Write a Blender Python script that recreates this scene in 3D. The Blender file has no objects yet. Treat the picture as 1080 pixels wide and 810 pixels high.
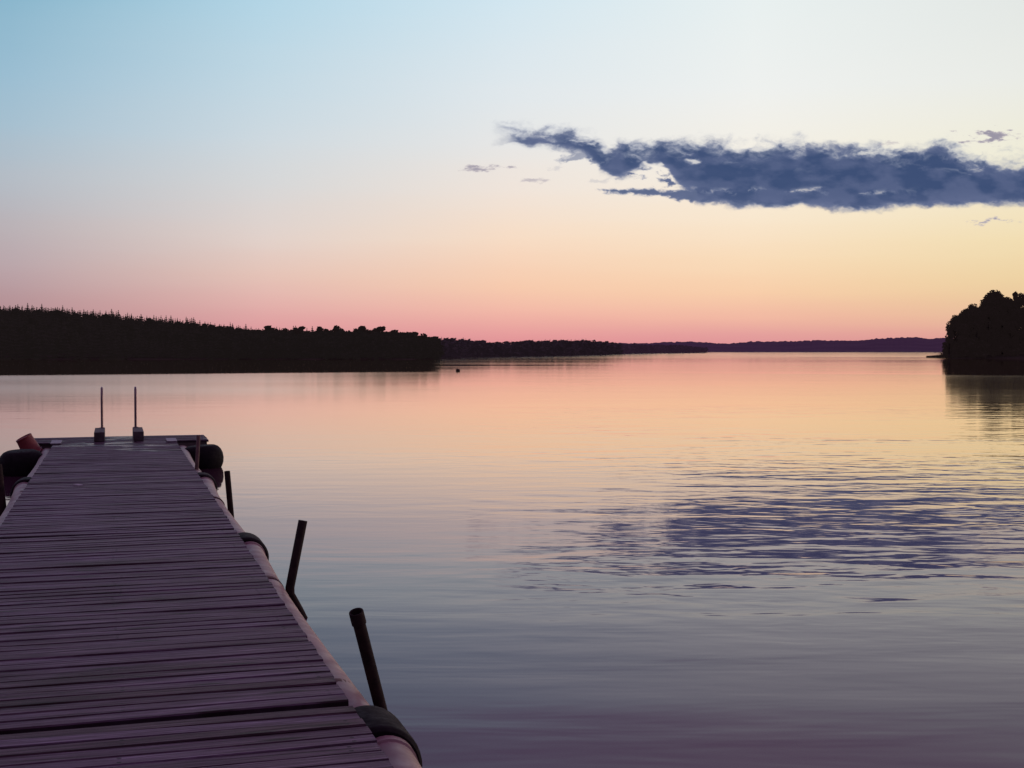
import bpy, bmesh, math, random
import numpy as np
from mathutils import Vector, Matrix
random.seed(7)
rng = np.random.default_rng(11)
scene = bpy.context.scene
col = scene.collection
R = math.radians

# ------------------------------------------------------------------ camera
F = 1365.0                     # focal length in pixels of a 1080 wide picture
HORIZON = 369.0
DECK = 0.42                    # deck top above the water
EYE = DECK + 1.60
PITCH = math.atan((405 - HORIZON) / F)
cam_d = bpy.data.cameras.new("camera")
cam = bpy.data.objects.new("camera", cam_d)
col.objects.link(cam)
cam_d.sensor_width = 36.0
cam_d.lens = 36.0 * F / 1080.0
cam_d.clip_start = 0.1
cam_d.clip_end = 60000
cam.location = (0, 0, EYE)
cam.rotation_euler = (R(90) - PITCH, 0, 0)
scene.camera = cam

def at(px, py, Y):
    """world point on the sight line of a photo pixel at forward distance Y"""
    u, v = px - 540.0, py - 405.0
    d = Vector((u, F * math.cos(PITCH) - v * math.sin(PITCH) * 1.0, -F * math.sin(PITCH) - v * math.cos(PITCH)))
    d = d * (Y / d.y)
    return Vector((d.x, d.y, EYE + d.z))

THETA = math.atan((540 - 121.5) / F)      # the dock runs off to the left of the view
CT, ST = math.cos(THETA), math.sin(THETA)
def dock_pt(a, t, z=DECK):
    return Vector((a * CT - t * ST, a * ST + t * CT, z))

# ------------------------------------------------------------------ helpers
def tag(o, label=None, cat=None, group=None, kind=None):
    if label: o["label"] = label
    if cat: o["category"] = cat
    if group: o["group"] = group
    if kind: o["kind"] = kind
    return o

def empty(name, loc=(0, 0, 0), rz=0.0):
    o = bpy.data.objects.new(name, None)
    o.empty_display_size = 0.2
    o.location = loc
    o.rotation_euler = (0, 0, rz)
    col.objects.link(o)
    return o

def obj_from_bm(name, bm, mat, parent=None, smooth=False, autosmooth=None):
    me = bpy.data.meshes.new(name)
    bm.to_mesh(me); bm.free()
    if smooth:
        for p in me.polygons: p.use_smooth = True
    o = bpy.data.objects.new(name, me)
    if mat: me.materials.append(mat)
    col.objects.link(o)
    if parent: o.parent = parent
    if autosmooth:
        me.set_sharp_from_angle(angle=R(autosmooth))
    return o

def obj_from_arrays(name, verts, faces, mat, parent=None, smooth=False):
    me = bpy.data.meshes.new(name)
    me.from_pydata([tuple(map(float, v)) for v in verts], [], [tuple(int(i) for i in f) for f in faces])
    if smooth:
        me.polygons.foreach_set("use_smooth", [True] * len(me.polygons))
    me.update()
    o = bpy.data.objects.new(name, me)
    if mat: me.materials.append(mat)
    col.objects.link(o)
    if parent: o.parent = parent
    return o

def add_box(bm, c, s, rot=None, bevel=0.0):
    r = bmesh.ops.create_cube(bm, size=1.0)
    vs = r["verts"]
    M = Matrix.Translation(Vector(c))
    if rot is not None: M = M @ rot.to_4x4()
    M = M @ Matrix.Diagonal((s[0], s[1], s[2], 1.0))
    bmesh.ops.transform(bm, matrix=M, verts=vs)
    if bevel > 0:
        es = list({e for v in vs for e in v.link_edges})
        bmesh.ops.bevel(bm, geom=es, offset=bevel, segments=2, affect='EDGES', profile=0.6)

def add_tube(bm, pts, radii, seg=18, cap0=True, cap1=True):
    """tube through pts (list of Vector), radii per point"""
    pts = [Vector(p) for p in pts]
    rings = []
    n = len(pts)
    ref = None
    for i, p in enumerate(pts):
        if i == 0: d = pts[1] - pts[0]
        elif i == n - 1: d = pts[-1] - pts[-2]
        else: d = (pts[i + 1] - pts[i]).normalized() + (pts[i] - pts[i - 1]).normalized()
        if d.length < 1e-9: d = Vector((0, 0, 1))
        d.normalize()
        if ref is None or abs(ref.dot(d)) > 0.98:
            ref = Vector((1, 0, 0)) if abs(d.x) < 0.8 else Vector((0, 1, 0))
        x = (ref - d * ref.dot(d)).normalized()
        y = d.cross(x)
        ref = x
        rings.append([bm.verts.new(p + (x * math.cos(2 * math.pi * k / seg) + y * math.sin(2 * math.pi * k / seg)) * radii[i]) for k in range(seg)])
    for a, b in zip(rings, rings[1:]):
        for k in range(seg):
            bm.faces.new((a[k], a[(k + 1) % seg], b[(k + 1) % seg], b[k]))
    if cap0: bm.faces.new(list(reversed(rings[0])))
    if cap1: bm.faces.new(rings[-1])

def add_lathe(bm, prof, seg=32, M=None):
    """profile list of (r, z) turned about z, M placed"""
    rings = []
    for r, z in prof:
        ring = []
        for k in range(seg):
            a = 2 * math.pi * k / seg
            v = Vector((r * math.cos(a), r * math.sin(a), z))
            if M is not None: v = M @ v
            ring.append(bm.verts.new(v))
        rings.append(ring)
    for a, b in zip(rings, rings[1:]):
        for k in range(seg):
            bm.faces.new((a[k], a[(k + 1) % seg], b[(k + 1) % seg], b[k]))
    return rings

# ------------------------------------------------------------------ node helpers
def lin(c):
    return tuple(((v / 255.0) / 12.92 if v / 255.0 <= 0.04045 else ((v / 255.0 + 0.055) / 1.055) ** 2.4) for v in c) + (1.0,)

class NT:
    def __init__(self, tree):
        self.t = tree; self.n = tree.nodes; self.l = tree.links
    def node(self, typ, **kw):
        nd = self.n.new(typ)
        for k, v in kw.items(): setattr(nd, k, v)
        return nd
    def put(self, sock, val):
        if hasattr(val, "is_linked") or isinstance(val, bpy.types.NodeSocket): self.l.new(val, sock)
        else: sock.default_value = val
    def math(self, op, a, b=None, c=None, clamp=False):
        nd = self.node("ShaderNodeMath", operation=op, use_clamp=clamp)
        self.put(nd.inputs[0], a)
        if b is not None: self.put(nd.inputs[1], b)
        if c is not None: self.put(nd.inputs[2], c)
        return nd.outputs[0]
    def ramp(self, fac, stops, interp='LINEAR'):
        nd = self.node("ShaderNodeValToRGB")
        cr = nd.color_ramp; cr.interpolation = interp
        while len(cr.elements) < len(stops): cr.elements.new(0.5)
        for e, (p, c) in zip(cr.elements, sorted(stops, key=lambda s: s[0])):
            e.position = p
            e.color = c if len(c) == 4 else tuple(c) + (1.0,)
        self.put(nd.inputs[0], fac)
        return nd.outputs[0]
    def mix(self, fac, a, b, blend='MIX'):
        nd = self.node("ShaderNodeMix", data_type='RGBA', blend_type=blend)
        self.put(nd.inputs[0], fac); self.put(nd.inputs[6], a); self.put(nd.inputs[7], b)
        return nd.outputs[2]
    def mixf(self, fac, a, b):
        nd = self.node("ShaderNodeMix", data_type='FLOAT')
        self.put(nd.inputs[0], fac); self.put(nd.inputs[2], a); self.put(nd.inputs[3], b)
        return nd.outputs[0]
    def noise(self, vec, scale, detail=3.0, rough=0.5, dist=0.0):
        nd = self.node("ShaderNodeTexNoise")
        if vec is not None: self.l.new(vec, nd.inputs["Vector"])
        nd.inputs["Scale"].default_value = scale
        nd.inputs["Detail"].default_value = detail
        nd.inputs["Roughness"].default_value = rough
        nd.inputs["Distortion"].default_value = dist
        return nd.outputs[0]
    def mapping(self, vec, scale=(1, 1, 1), rot=(0, 0, 0), loc=(0, 0, 0)):
        nd = self.node("ShaderNodeMapping")
        self.l.new(vec, nd.inputs[0])
        nd.inputs["Location"].default_value = loc
        nd.inputs["Rotation"].default_value = rot
        nd.inputs["Scale"].default_value = scale
        return nd.outputs[0]
    def maprange(self, v, a, b, c, d, smooth=False):
        nd = self.node("ShaderNodeMapRange", interpolation_type='SMOOTHSTEP' if smooth else 'LINEAR')
        self.put(nd.inputs[0], v)
        for i, x in enumerate((a, b, c, d)): self.put(nd.inputs[i + 1], x)
        return nd.outputs[0]

def new_mat(name):
    m = bpy.data.materials.new(name)
    m.use_nodes = True
    nt = NT(m.node_tree)
    bsdf = m.node_tree.nodes["Principled BSDF"]
    return m, nt, bsdf

def simple_mat(name, c1, c2, scale=8.0, rough=0.7, metal=0.0, bump=0.0, spec=0.5, bscale=None):
    m, nt, b = new_mat(name)
    tc = nt.node("ShaderNodeTexCoord").outputs["Object"]
    n = nt.noise(tc, scale, 5.0, 0.6)
    nt.l.new(nt.ramp(n, [(0.35, c1), (0.68, c2)]), b.inputs["Base Color"])
    n2 = nt.noise(tc, scale * 2.7, 4.0, 0.6)
    nt.l.new(nt.maprange(n2, 0.3, 0.7, max(0.02, rough - 0.12), min(1, rough + 0.12)), b.inputs["Roughness"])
    b.inputs["Metallic"].default_value = metal
    b.inputs["Specular IOR Level"].default_value = spec
    if bump > 0:
        bp = nt.node("ShaderNodeBump")
        bp.inputs["Strength"].default_value = 1.0
        bp.inputs["Distance"].default_value = bump
        nt.l.new(nt.noise(tc, bscale or scale * 4, 5.0, 0.6), bp.inputs["Height"])
        nt.l.new(bp.outputs[0], b.inputs["Normal"])
    return m

# ------------------------------------------------------------------ world: dusk sky by direction
world = bpy.data.worlds.new("World")
scene.world = world
world.use_nodes = True
wn = NT(world.node_tree)
world.node_tree.nodes.clear()
out = wn.node("ShaderNodeOutputWorld")
bg = wn.node("ShaderNodeBackground")
bg.inputs[1].default_value = 1.0
wn.l.new(bg.outputs[0], out.inputs[0])
d = wn.node("ShaderNodeTexCoord").outputs["Generated"]
sep = wn.node("ShaderNodeSeparateXYZ"); wn.l.new(d, sep.inputs[0])
el = wn.math('ARCSINE', sep.outputs[2])
haze = wn.noise(wn.mapping(d, (3.0, 3.0, 34.0)), 1.0, 5.0, 0.55)
haze2 = wn.noise(wn.mapping(d, (9.0, 9.0, 120.0)), 1.0, 4.0, 0.6)
shift = wn.math('ADD', wn.math('MULTIPLY', wn.math('SUBTRACT', haze, 0.5), 0.018), wn.math('MULTIPLY', wn.math('SUBTRACT', haze2, 0.5), 0.006))
shift = wn.math('MULTIPLY', shift, wn.maprange(el, 0.0, 0.12, 0.25, 1.0))
elf = wn.math('DIVIDE', wn.math('ADD', el, shift), math.pi / 2, clamp=True)
az = wn.math('MULTIPLY', wn.math('ARCTAN2', sep.outputs[0], sep.outputs[1]), 180 / math.pi)
def E(y): return max(0.0, math.degrees(math.atan((HORIZON - y) / F))) / 90.0
HIGH = [(36 / 90, (130, 98, 142)), (55 / 90, (122, 88, 130)), (1.0, (116, 82, 124))]
columns = {
    -26.0: [(369, (150, 116, 126)), (318, (170, 138, 144)), (290, (174, 154, 160)), (250, (174, 166, 172)), (200, (168, 180, 191)), (150, (154, 183, 200)), (100, (142, 180, 202)), (0, (122, 170, 194))],
    -21.0: [(369, (160, 120, 130)), (325, (182, 146, 150)), (290, (187, 165, 169)), (250, (187, 178, 182)), (200, (181, 189, 198)), (150, (167, 192, 208)), (100, (156, 190, 210)), (0, (133, 180, 203))],
    -10.7: [(369, (204, 136, 144)), (345, (222, 157, 159)), (320, (227, 178, 172)), (290, (229, 196, 184)), (250, (226, 210, 203)), (200, (214, 215, 216)), (150, (206, 217, 224)), (100, (196, 216, 227)), (0, (178, 213, 230))],
    0.0: [(369, (220, 138, 146)), (352, (231, 158, 157)), (330, (242, 183, 167)), (300, (247, 203, 174)), (250, (247, 221, 198)), (200, (240, 228, 218)), (150, (231, 231, 230)), (100, (225, 232, 236)), (0, (210, 230, 240))],
    10.5: [(369, (220, 143, 150)), (352, (229, 161, 157)), (335, (242, 185, 163)), (310, (248, 206, 170)), (280, (249, 219, 184)), (230, (249, 232, 208)), (180, (246, 239, 226)), (100, (239, 241, 239)), (0, (232, 240, 240))],
    21.0: [(369, (218, 144, 146)), (345, (230, 178, 153)), (320, (235, 200, 158)), (300, (238, 210, 164)), (260, (242, 222, 180)), (230, (243, 228, 194)), (180, (240, 236, 216)), (100, (234, 236, 231)), (0, (226, 231, 229))],
    40.0: [(369, (224, 150, 136)), (320, (240, 196, 134)), (250, (242, 214, 152)), (150, (230, 222, 196)), (0, (202, 206, 206))],
    75.0: [(369, (150, 100, 108)), (300, (170, 130, 120)), (200, (160, 150, 150)), (0, (140, 150, 160))],
    125.0: [(369, (42, 34, 48)), (250, (66, 54, 76)), (0, (78, 70, 96))],
}
def colramp(cols):
    top = cols[-1][1]
    mixc = lambda k, q: tuple(top[i] * (1 - k) + q[i] * k for i in range(3))
    up = [(18.4 / 90, mixc(.35, (186, 172, 204))), (22 / 90, mixc(.72, (180, 160, 196))), (28 / 90, mixc(.95, (160, 136, 174)))]
    st = [(E(y), lin(c)) for y, c in cols] + [(p, lin(c)) for p, c in up + HIGH]
    return wn.ramp(elf, st)
keys = sorted(columns)
absaz = wn.math('ABSOLUTE', az)
cur = colramp(columns[-26.0])
for k0, k1 in zip(keys[:-1], keys[1:]):
    if k1 == 125.0: break
    f = wn.maprange(az, k0, k1, 0.0, 1.0)
    cur = wn.mix(f, cur, colramp(columns[k1]))
back = colramp(columns[125.0])
fl = wn.maprange(az, -110.0, -32.0, 1.0, 0.0, True)
fr = wn.maprange(az, 80.0, 130.0, 0.0, 1.0, True)
cur = wn.mix(wn.math('MAXIMUM', fl, fr), cur, back)
# below the horizon: dull
cur = wn.mix(wn.maprange(sep.outputs[2], -0.02, 0.0, 1.0, 0.0), cur, lin((60, 46, 62)))
wn.l.new(cur, bg.inputs[0])

# the last glow of the sun, right of the picture
SUN_EL, SUN_AZ = R(4.0), R(62.0)
sd = bpy.data.lights.new("sun", 'SUN')
sd.energy = 0.5
sd.angle = R(14)
sd.color = (1.0, 0.72, 0.58)
sun = bpy.data.objects.new("sun", sd)
sdir = Vector((math.sin(SUN_AZ) * math.cos(SUN_EL), math.cos(SUN_AZ) * math.cos(SUN_EL), math.sin(SUN_EL)))
sun.rotation_euler = (-sdir).to_track_quat('-Z', 'Y').to_euler()
sun.location = (60, 40, 30)
col.objects.link(sun)

# ------------------------------------------------------------------ water
m_water, nt, b = new_mat("lake_water")
geo = nt.node("ShaderNodeNewGeometry").outputs["Position"]
sp = nt.node("ShaderNodeSeparateXYZ"); nt.l.new(geo, sp.inputs[0])
X, Y = sp.outputs[0], sp.outputs[1]
# slow patches of wind on the surface
patch = nt.noise(nt.mapping(geo, (0.010, 0.028, 1)), 1.0, 3.0, 0.55)
patch_n = nt.noise(nt.mapping(geo, (0.05, 0.16, 1), (0, 0, R(8))), 1.0, 3.0, 0.5)
# slick beyond the wind line, about a hundred metres out
wob = nt.math('MULTIPLY', nt.math('SUBTRACT', nt.noise(nt.mapping(geo, (0.02, 0.01, 1)), 1.0, 3.0, 0.5), 0.5), 26.0)
line = nt.math('ADD', nt.math('ADD', Y, nt.math('MULTIPLY', wob, .35)), nt.math('MULTIPLY', nt.math('ABSOLUTE', X), 0.5))
calm = nt.maprange(line, 119.0, 127.0, 0.0, 1.0, True)
far = nt.maprange(Y, 26.0, 70.0, 0.0, 1.0, True)
r_mid = nt.maprange(patch, 0.35, 0.7, 0.045, 0.085)
r_far = nt.maprange(nt.noise(nt.mapping(geo, (0.004, 0.035, 1)), 1.0, 3.0, 0.6), 0.4, 0.62, 0.025, 0.07)
brg = nt.math('DIVIDE', X, Y)
open_w = nt.math('MULTIPLY', nt.maprange(brg, -0.066, -0.054, 0.0, 1.0, True), nt.maprange(brg, 0.325, 0.337, 1.0, 0.0, True))
r_open = nt.maprange(nt.noise(nt.mapping(geo, (0.006, 0.05, 1)), 1.0, 3.0, 0.6), 0.38, 0.62, 0.03, 0.075)
r_far = nt.mixf(nt.maprange(Y, 285.0, 330.0, 0.0, 1.0), nt.mixf(open_w, 0.02, r_open), nt.math('ADD', r_far, nt.math('MULTIPLY', open_w, 0.03)))
r_mid = nt.math('ADD', r_mid, nt.maprange(nt.math('DIVIDE', X, Y), -0.22, -0.02, 0.07, 0.0, True))
rough = nt.mixf(far, 0.035, r_mid)
rough = nt.mixf(calm, rough, r_far)
# ripples
rip1 = nt.noise(nt.mapping(geo, (0.9, 1.6, 1), (0, 0, R(6))), 1.0, 2.0, 0.45, 0.3)
rip2 = nt.noise(nt.mapping(geo, (2.1, 3.9, 1), (0, 0, R(-4))), 1.0, 2.0, 0.5, 0.4)
swell = nt.noise(nt.mapping(geo, (0.22, 0.6, 1), (0, 0, R(-10))), 1.0, 2.0, 0.5)
band = nt.math('MULTIPLY', nt.maprange(Y, 6.5, 12.5, 0.12, 1.0, True), nt.maprange(Y, 24.0, 60.0, 1.0, 0.25, True))
amp = nt.math('MULTIPLY', band, nt.maprange(patch_n, 0.36, 0.62, 0.35, 1.0, True))
side = nt.maprange(nt.math('DIVIDE', X, Y), -0.12, 0.10, 0.30, 1.0, True)
amp = nt.math('MULTIPLY', amp, side)
h = nt.math('ADD', nt.math('MULTIPLY', rip1, 0.0165), nt.math('MULTIPLY', rip2, 0.0045))
h = nt.math('MULTIPLY', h, amp)
rip0 = nt.noise(nt.mapping(geo, (0.42, 1.7, 1), (0, 0, R(-7))), 1.0, 3.0, 0.5, 0.2)
h = nt.math('ADD', h, nt.math('MULTIPLY', rip0, nt.maprange(Y, 9.0, 18.0, 0.0065, 0.0015, True)))
h = nt.math('ADD', h, nt.math('MULTIPLY', swell, nt.maprange(Y, 6.0, 16.0, 0.022, 0.004, True)))
bp = nt.node("ShaderNodeBump")
bp.inputs["Strength"].default_value = 1.0
bp.inputs["Distance"].default_value = 1.0
nt.l.new(h, bp.inputs["Height"])
m_water.node_tree.nodes.remove(b)
gl = nt.node("ShaderNodeBsdfGlossy")
nt.l.new(rough, gl.inputs["Roughness"]); nt.l.new(bp.outputs[0], gl.inputs["Normal"])
df = nt.node("ShaderNodeBsdfDiffuse"); df.inputs["Color"].default_value = (0.092, 0.033, 0.068, 1)
fr_ = nt.node("ShaderNodeFresnel"); fr_.inputs["IOR"].default_value = 1.333
nt.l.new(bp.outputs[0], fr_.inputs["Normal"])
mx_ = nt.node("ShaderNodeMixShader")
frr = nt.ramp(fr_.outputs[0], [(p, (q, q, q, 1)) for p, q in ((0, 0), (.17, .11), (.28, .24), (.36, .36), (.45, .49), (.6, .80), (.75, .95), (1, 1))])
nt.l.new(frr, mx_.inputs[0])
nt.l.new(nt.ramp(fr_.outputs[0], [(.16, (.80, .68, .86, 1)), (.21, (.80, .78, .90, 1)), (.27, (.86, .85, .93, 1)), (.33, (.92, .92, .94, 1)), (.43, (1, .865, .88, 1)), (.62, (1, .91, .81, 1)), (1, (1, .94, .87, 1))]), gl.inputs['Color']); nt.l.new(df.outputs[0], mx_.inputs[1]); nt.l.new(gl.outputs[0], mx_.inputs[2])
nt.l.new(mx_.outputs[0], m_water.node_tree.nodes["Material Output"].inputs[0])
S = 30000.0
o = obj_from_arrays("water", [(-S, -60, 0), (S, -60, 0), (S, S, 0), (-S, S, 0)], [(0, 1, 2, 3)], m_water)
tag(o, kind="structure")

# ------------------------------------------------------------------ value noise in python (cloud, hills)
class VN:
    def __init__(self, seed):
        self.g = np.random.default_rng(seed).random((256, 256))
    def __call__(self, x, y):
        x = np.asarray(x, float); y = np.asarray(y, float)
        xi = np.floor(x).astype(int); yi = np.floor(y).astype(int)
        fx = x - xi; fy = y - yi
        fx = fx * fx * fx * (fx * (6 * fx - 15) + 10); fy = fy * fy * fy * (fy * (6 * fy - 15) + 10)
        g = self.g
        a = g[xi % 256, yi % 256]; bb = g[(xi + 1) % 256, yi % 256]
        c = g[xi % 256, (yi + 1) % 256]; dd = g[(xi + 1) % 256, (yi + 1) % 256]
        return (a * (1 - fx) + bb * fx) * (1 - fy) + (c * (1 - fx) + dd * fx) * fy
    def fbm(self, x, y, octv=5, gain=0.5):
        s = 0; am = 1; tot = 0
        for k in range(octv):
            s = s + am * self(x * 2 ** k + 17 * k, y * 2 ** k + 31 * k); tot += am; am *= gain
        return s / tot
VNA, VNB = VN(3), VN(9)

# ------------------------------------------------------------------ clouds: ragged sheets of cloud some kilometres off
def cloud_mat(name, core, edge, low, emis=1.0):
    m = bpy.data.materials.new(name); m.use_nodes = True
    t = NT(m.node_tree); m.node_tree.nodes.clear()
    o_ = t.node("ShaderNodeOutputMaterial")
    em = t.node("ShaderNodeEmission"); tr = t.node("ShaderNodeBsdfTransparent"); mx = t.node("ShaderNodeMixShader")
    at_ = t.node("ShaderNodeAttribute", attribute_name="cloud_cover"); hi = t.node("ShaderNodeAttribute", attribute_name="cloud_low")
    at_ = at_.outputs["Fac"]
    c = t.ramp(at_, [(0.0, edge), (0.45, edge), (1.0, core)])
    c = t.mix(hi.outputs["Fac"], c, low)
    t.l.new(c, em.inputs[0]); em.inputs[1].default_value = emis
    t.l.new(t.maprange(at_, 0.02, 0.85, 0.0, 1.0, True), mx.inputs[0])
    t.l.new(tr.outputs[0], mx.inputs[1]); t.l.new(em.outputs[0], mx.inputs[2])
    t.l.new(mx.outputs[0], o_.inputs[0])
    return m
m_cloud = cloud_mat("dusk_cloud", lin((62, 80, 118)), lin((156, 164, 186)), lin((104, 114, 148)))
m_wisp = cloud_mat("thin_cloud", lin((140, 140, 160)), lin((196, 190, 196)), lin((184, 170, 176)))

def cloud(name, x0, x1, y0, y1, step, dens, hgt, mat, dist):
    xs = np.arange(x0, x1 + step, step); ys = np.arange(y0, y1 + step, step * 0.8)
    gx, gy = np.meshgrid(xs, ys)
    D = np.clip(dens(gx, gy), 0, 1)
    H = np.clip(hgt(gx, gy), 0, 1)
    keep = D > 0.025
    cellk = keep[:-1, :-1] | keep[1:, :-1] | keep[:-1, 1:] | keep[1:, 1:]
    idx = -np.ones(gx.shape, int)
    need = np.zeros(gx.shape, bool)
    need[:-1, :-1] |= cellk; need[1:, :-1] |= cellk; need[:-1, 1:] |= cellk; need[1:, 1:] |= cellk
    iy, ix = np.nonzero(need)
    idx[iy, ix] = np.arange(len(iy))
    px, py = gx[iy, ix], gy[iy, ix]
    dd = dist - 500 * D[iy, ix] + 500 * VNB.fbm(px / 40, py / 25)      # billows stand forward
    u = px - 540; v = py - 405
    dy = F * math.cos(PITCH) - v * math.sin(PITCH); dz = -F * math.sin(PITCH) - v * math.cos(PITCH)
    V = np.stack([u * dd / dy, dd, EYE + dz * dd / dy], 1)
    c0 = V.mean(0); V = V - c0
    jy, jx = np.nonzero(cellk)
    Fc = np.stack([idx[jy, jx], idx[jy + 1, jx], idx[jy + 1, jx + 1], idx[jy, jx + 1]], 1)
    o = obj_from_arrays(name, V, Fc, mat, smooth=True)
    o.location = c0
    for nm, arr in (("cloud_cover", D[iy, ix]), ("cloud_low", H[iy, ix])):
        a = o.data.attributes.new(nm, 'FLOAT', 'POINT')
        a.data.foreach_set("value", arr.astype(np.float32))
    return o
topx = [540, 560, 590, 620, 640, 655, 680, 705, 740, 770, 800, 840, 880, 915, 945, 965, 985, 1005, 1025, 1050, 1080, 1200, 1350]
topy = [140, 140, 143, 148, 157, 150, 150, 152, 145, 151, 154, 150, 155, 157, 160, 158, 150, 155, 165, 168, 166, 168, 180]
botx = [540, 570, 600, 620, 632, 650, 665, 685, 700, 722, 735, 760, 800, 850, 900, 950, 1000, 1080, 1200, 1350]
boty = [150, 153, 157, 164, 178, 189, 187, 173, 177, 202, 210, 216, 219, 220, 222, 219, 217, 216, 214, 200]
def sstep(a, b, x):
    t = np.clip((x - a) / (b - a), 0, 1); return t * t * (3 - 2 * t)
def main_d(x, y):
    wx = (VNB.fbm(x / 18 + 5, y / 9 + 60, 4, .6) - .5); wy = (VNB.fbm(x / 18 + 90, y / 9 + 33, 4, .6) - .5)
    x0, y0 = x, y
    x = x + 16 * wx; y = y + 8 * wy
    n = VNA.fbm(x / 20, y / 11, 6, 0.62) - 0.5
    n2 = VNA.fbm(x / 60 + 40, y / 22, 4) - 0.5
    n3 = VNB.fbm(x / 7 + 40, y / 4.5, 4, .6) - 0.5
    tp = np.interp(x, topx, topy); bt = np.interp(x, botx, boty)
    dtop = (y - tp) / 13.0 + n * 2.2 + n3 * .6
    dbot = (bt - y) / 5.5 + n * 1.6 + n3 * .5
    dl = (x - 538) / 22.0 + n
    d1 = np.minimum(np.minimum(dtop, dbot), dl) * 0.8 + 0.38 + .28 * sstep(670, 630, x) + n2 * .8
    inside = sstep(-0.45, 1.5, d1)
    hole = sstep(0.35, 0.95, 1 - np.hypot((x - 727) / 13, (y - 170) / 6.5) + n * 1.2)
    inside *= 1 - 0.6 * np.clip(hole, 0, 1)
    # broken pale streak along the lower third
    st = np.exp(-((y - np.interp(x, [720, 800, 900, 1000], [200, 201, 202, 204])) / 3.0) ** 2) * sstep(715, 740, x) * (1 - sstep(900, 990, x))
    inside *= 1 - st * np.clip(0.02 + n * 2.6 + n3 * 1.0, 0, 0.5)
    # breaks near the upper edge
    br = sstep(.16, .36, VNA.fbm(x / 24 + 77, y / 9 + 12, 5, .6) - .5) * sstep(34, 8, y - tp)
    inside *= 1 - .45 * br
    # ragged tail under the bank
    yy = 198 + (x - 600) * 0.06 + wy * 6
    wh = np.interp(x, [596, 630, 680, 730, 745], [0.3, 1.6, 4.4, 7, 4])
    tail = sstep(-.3, 1.2, (wh - np.abs(y - yy)) / 3.2 + n * 3.2 + n3 * 1.2) * sstep(600, 650, x) * (1 - sstep(738, 770, x)) * .9
    # scraps in the gap and left of it
    sc = np.zeros_like(x)
    for cx, cy, rx, ry, k in ((603, 167, 20, 8, .6), (668, 184, 26, 12, .8), (640, 170, 24, 9, .8), (702, 188, 30, 14, .95), (590, 178, 14, 5, .3), (632, 190, 18, 5, .3)):
        sc = np.maximum(sc, sstep(0.1, 1.0, 1 - np.hypot((x - cx) / rx, (y - cy) / ry) + n * 3.2 + n3) * k)
    ed = (1 - sstep(1250, 1330, x0))
    return np.maximum(np.maximum(inside, tail), sc) * ed * sstep(500, 530, x0)
def main_h(x, y):
    bt = np.interp(x, botx, boty)
    n = VNA.fbm(x / 30 + 9, y / 8, 4) - 0.5
    lo = sstep(20, 2, bt - y) * 0.3
    lt = np.clip((VNA.fbm(x / 26 + 3, y / 13 + 70, 5, 0.5) - 0.42) * 1.7, 0, 0.45)
    return np.clip(lo + lt + n * 0.2, 0, 1)
o = cloud("cloud", 496, 1345, 124, 234, 0.9, main_d, main_h, m_cloud, 7000)
tag(o, "long dark blue-grey cloud bank across the right half of the sky", "cloud")
wisps = [
    (508, 178, 30, 4.0, 0.85, "thin grey cloud wisp farthest left in the sky, left of the dark cloud bank"),
    (572, 190, 28, 3.2, 0.6, "faint thin cloud streak just below the left tip of the dark cloud bank"),
    (1050, 143, 48, 9, 1.0, "small ragged grey cloud above the dark cloud bank by the right edge"),
    (1058, 233, 50, 4.6, 1.0, "flat pinkish cloud streak below the dark cloud bank by the right edge"),
    (935, 152, 26, 5, 0.55, "small pale cloud shred resting over the top of the dark cloud bank"),
    (690, 83, 17, 2.6, 0.22, "barely visible cloud streak high above the dark cloud bank"),
]
for i, (cx, cy, rx, ry, st, lab) in enumerate(wisps):
    def dn(x, y, cx=cx, cy=cy, rx=rx, ry=ry, st=st, i=i):
        n = VNA.fbm(x / 15 + 20 * i, y / 5 + 7 * i, 6, 0.62) - 0.5
        return sstep(0.0, 1.25, 1 - np.hypot((x - cx) / rx, (y - cy) / ry) ** 1.2 + n * 4.0) * st * sstep(1.6, 1.1, np.hypot((x - cx) / rx, (y - cy) / ry))
    o = cloud("cloud_wisp", cx - 1.7 * rx, cx + 1.7 * rx, cy - 1.7 * ry, cy + 1.7 * ry, 0.8, dn, lambda x, y: 0 * x + 0.3, m_wisp, 6800)
    tag(o, lab, "cloud")

# ------------------------------------------------------------------ forest and hills
def foliage_mat(name, c1, c2, scale, haze=None):
    m, t, bb = new_mat(name)
    p = t.node("ShaderNodeNewGeometry").outputs["Position"]
    n = t.noise(p, scale, 4.0, 0.6)
    t.l.new(t.ramp(n, [(0.35, c1), (0.7, c2)]), bb.inputs["Base Color"])
    bb.inputs["Roughness"].default_value = 0.9
    bb.inputs["Specular IOR Level"].default_value = 0.0
    if haze:                       # evening haze painted in as a faint glow, nearer woods and ground too
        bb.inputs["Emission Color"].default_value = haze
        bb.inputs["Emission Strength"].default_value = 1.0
    return m
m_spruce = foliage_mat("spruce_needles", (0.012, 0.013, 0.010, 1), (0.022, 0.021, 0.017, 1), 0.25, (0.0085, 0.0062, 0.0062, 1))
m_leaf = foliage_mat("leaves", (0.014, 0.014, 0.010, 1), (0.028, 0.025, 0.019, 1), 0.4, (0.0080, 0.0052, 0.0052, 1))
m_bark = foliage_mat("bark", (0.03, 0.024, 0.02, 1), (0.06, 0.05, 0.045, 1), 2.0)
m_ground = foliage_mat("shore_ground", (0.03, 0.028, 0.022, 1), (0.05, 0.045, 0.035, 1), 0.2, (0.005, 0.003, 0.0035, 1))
m_mid = foliage_mat("mid_forest", (0.035, 0.03, 0.035, 1), (0.06, 0.05, 0.055, 1), 0.1, (0.0095, 0.006, 0.0085, 1))
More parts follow.
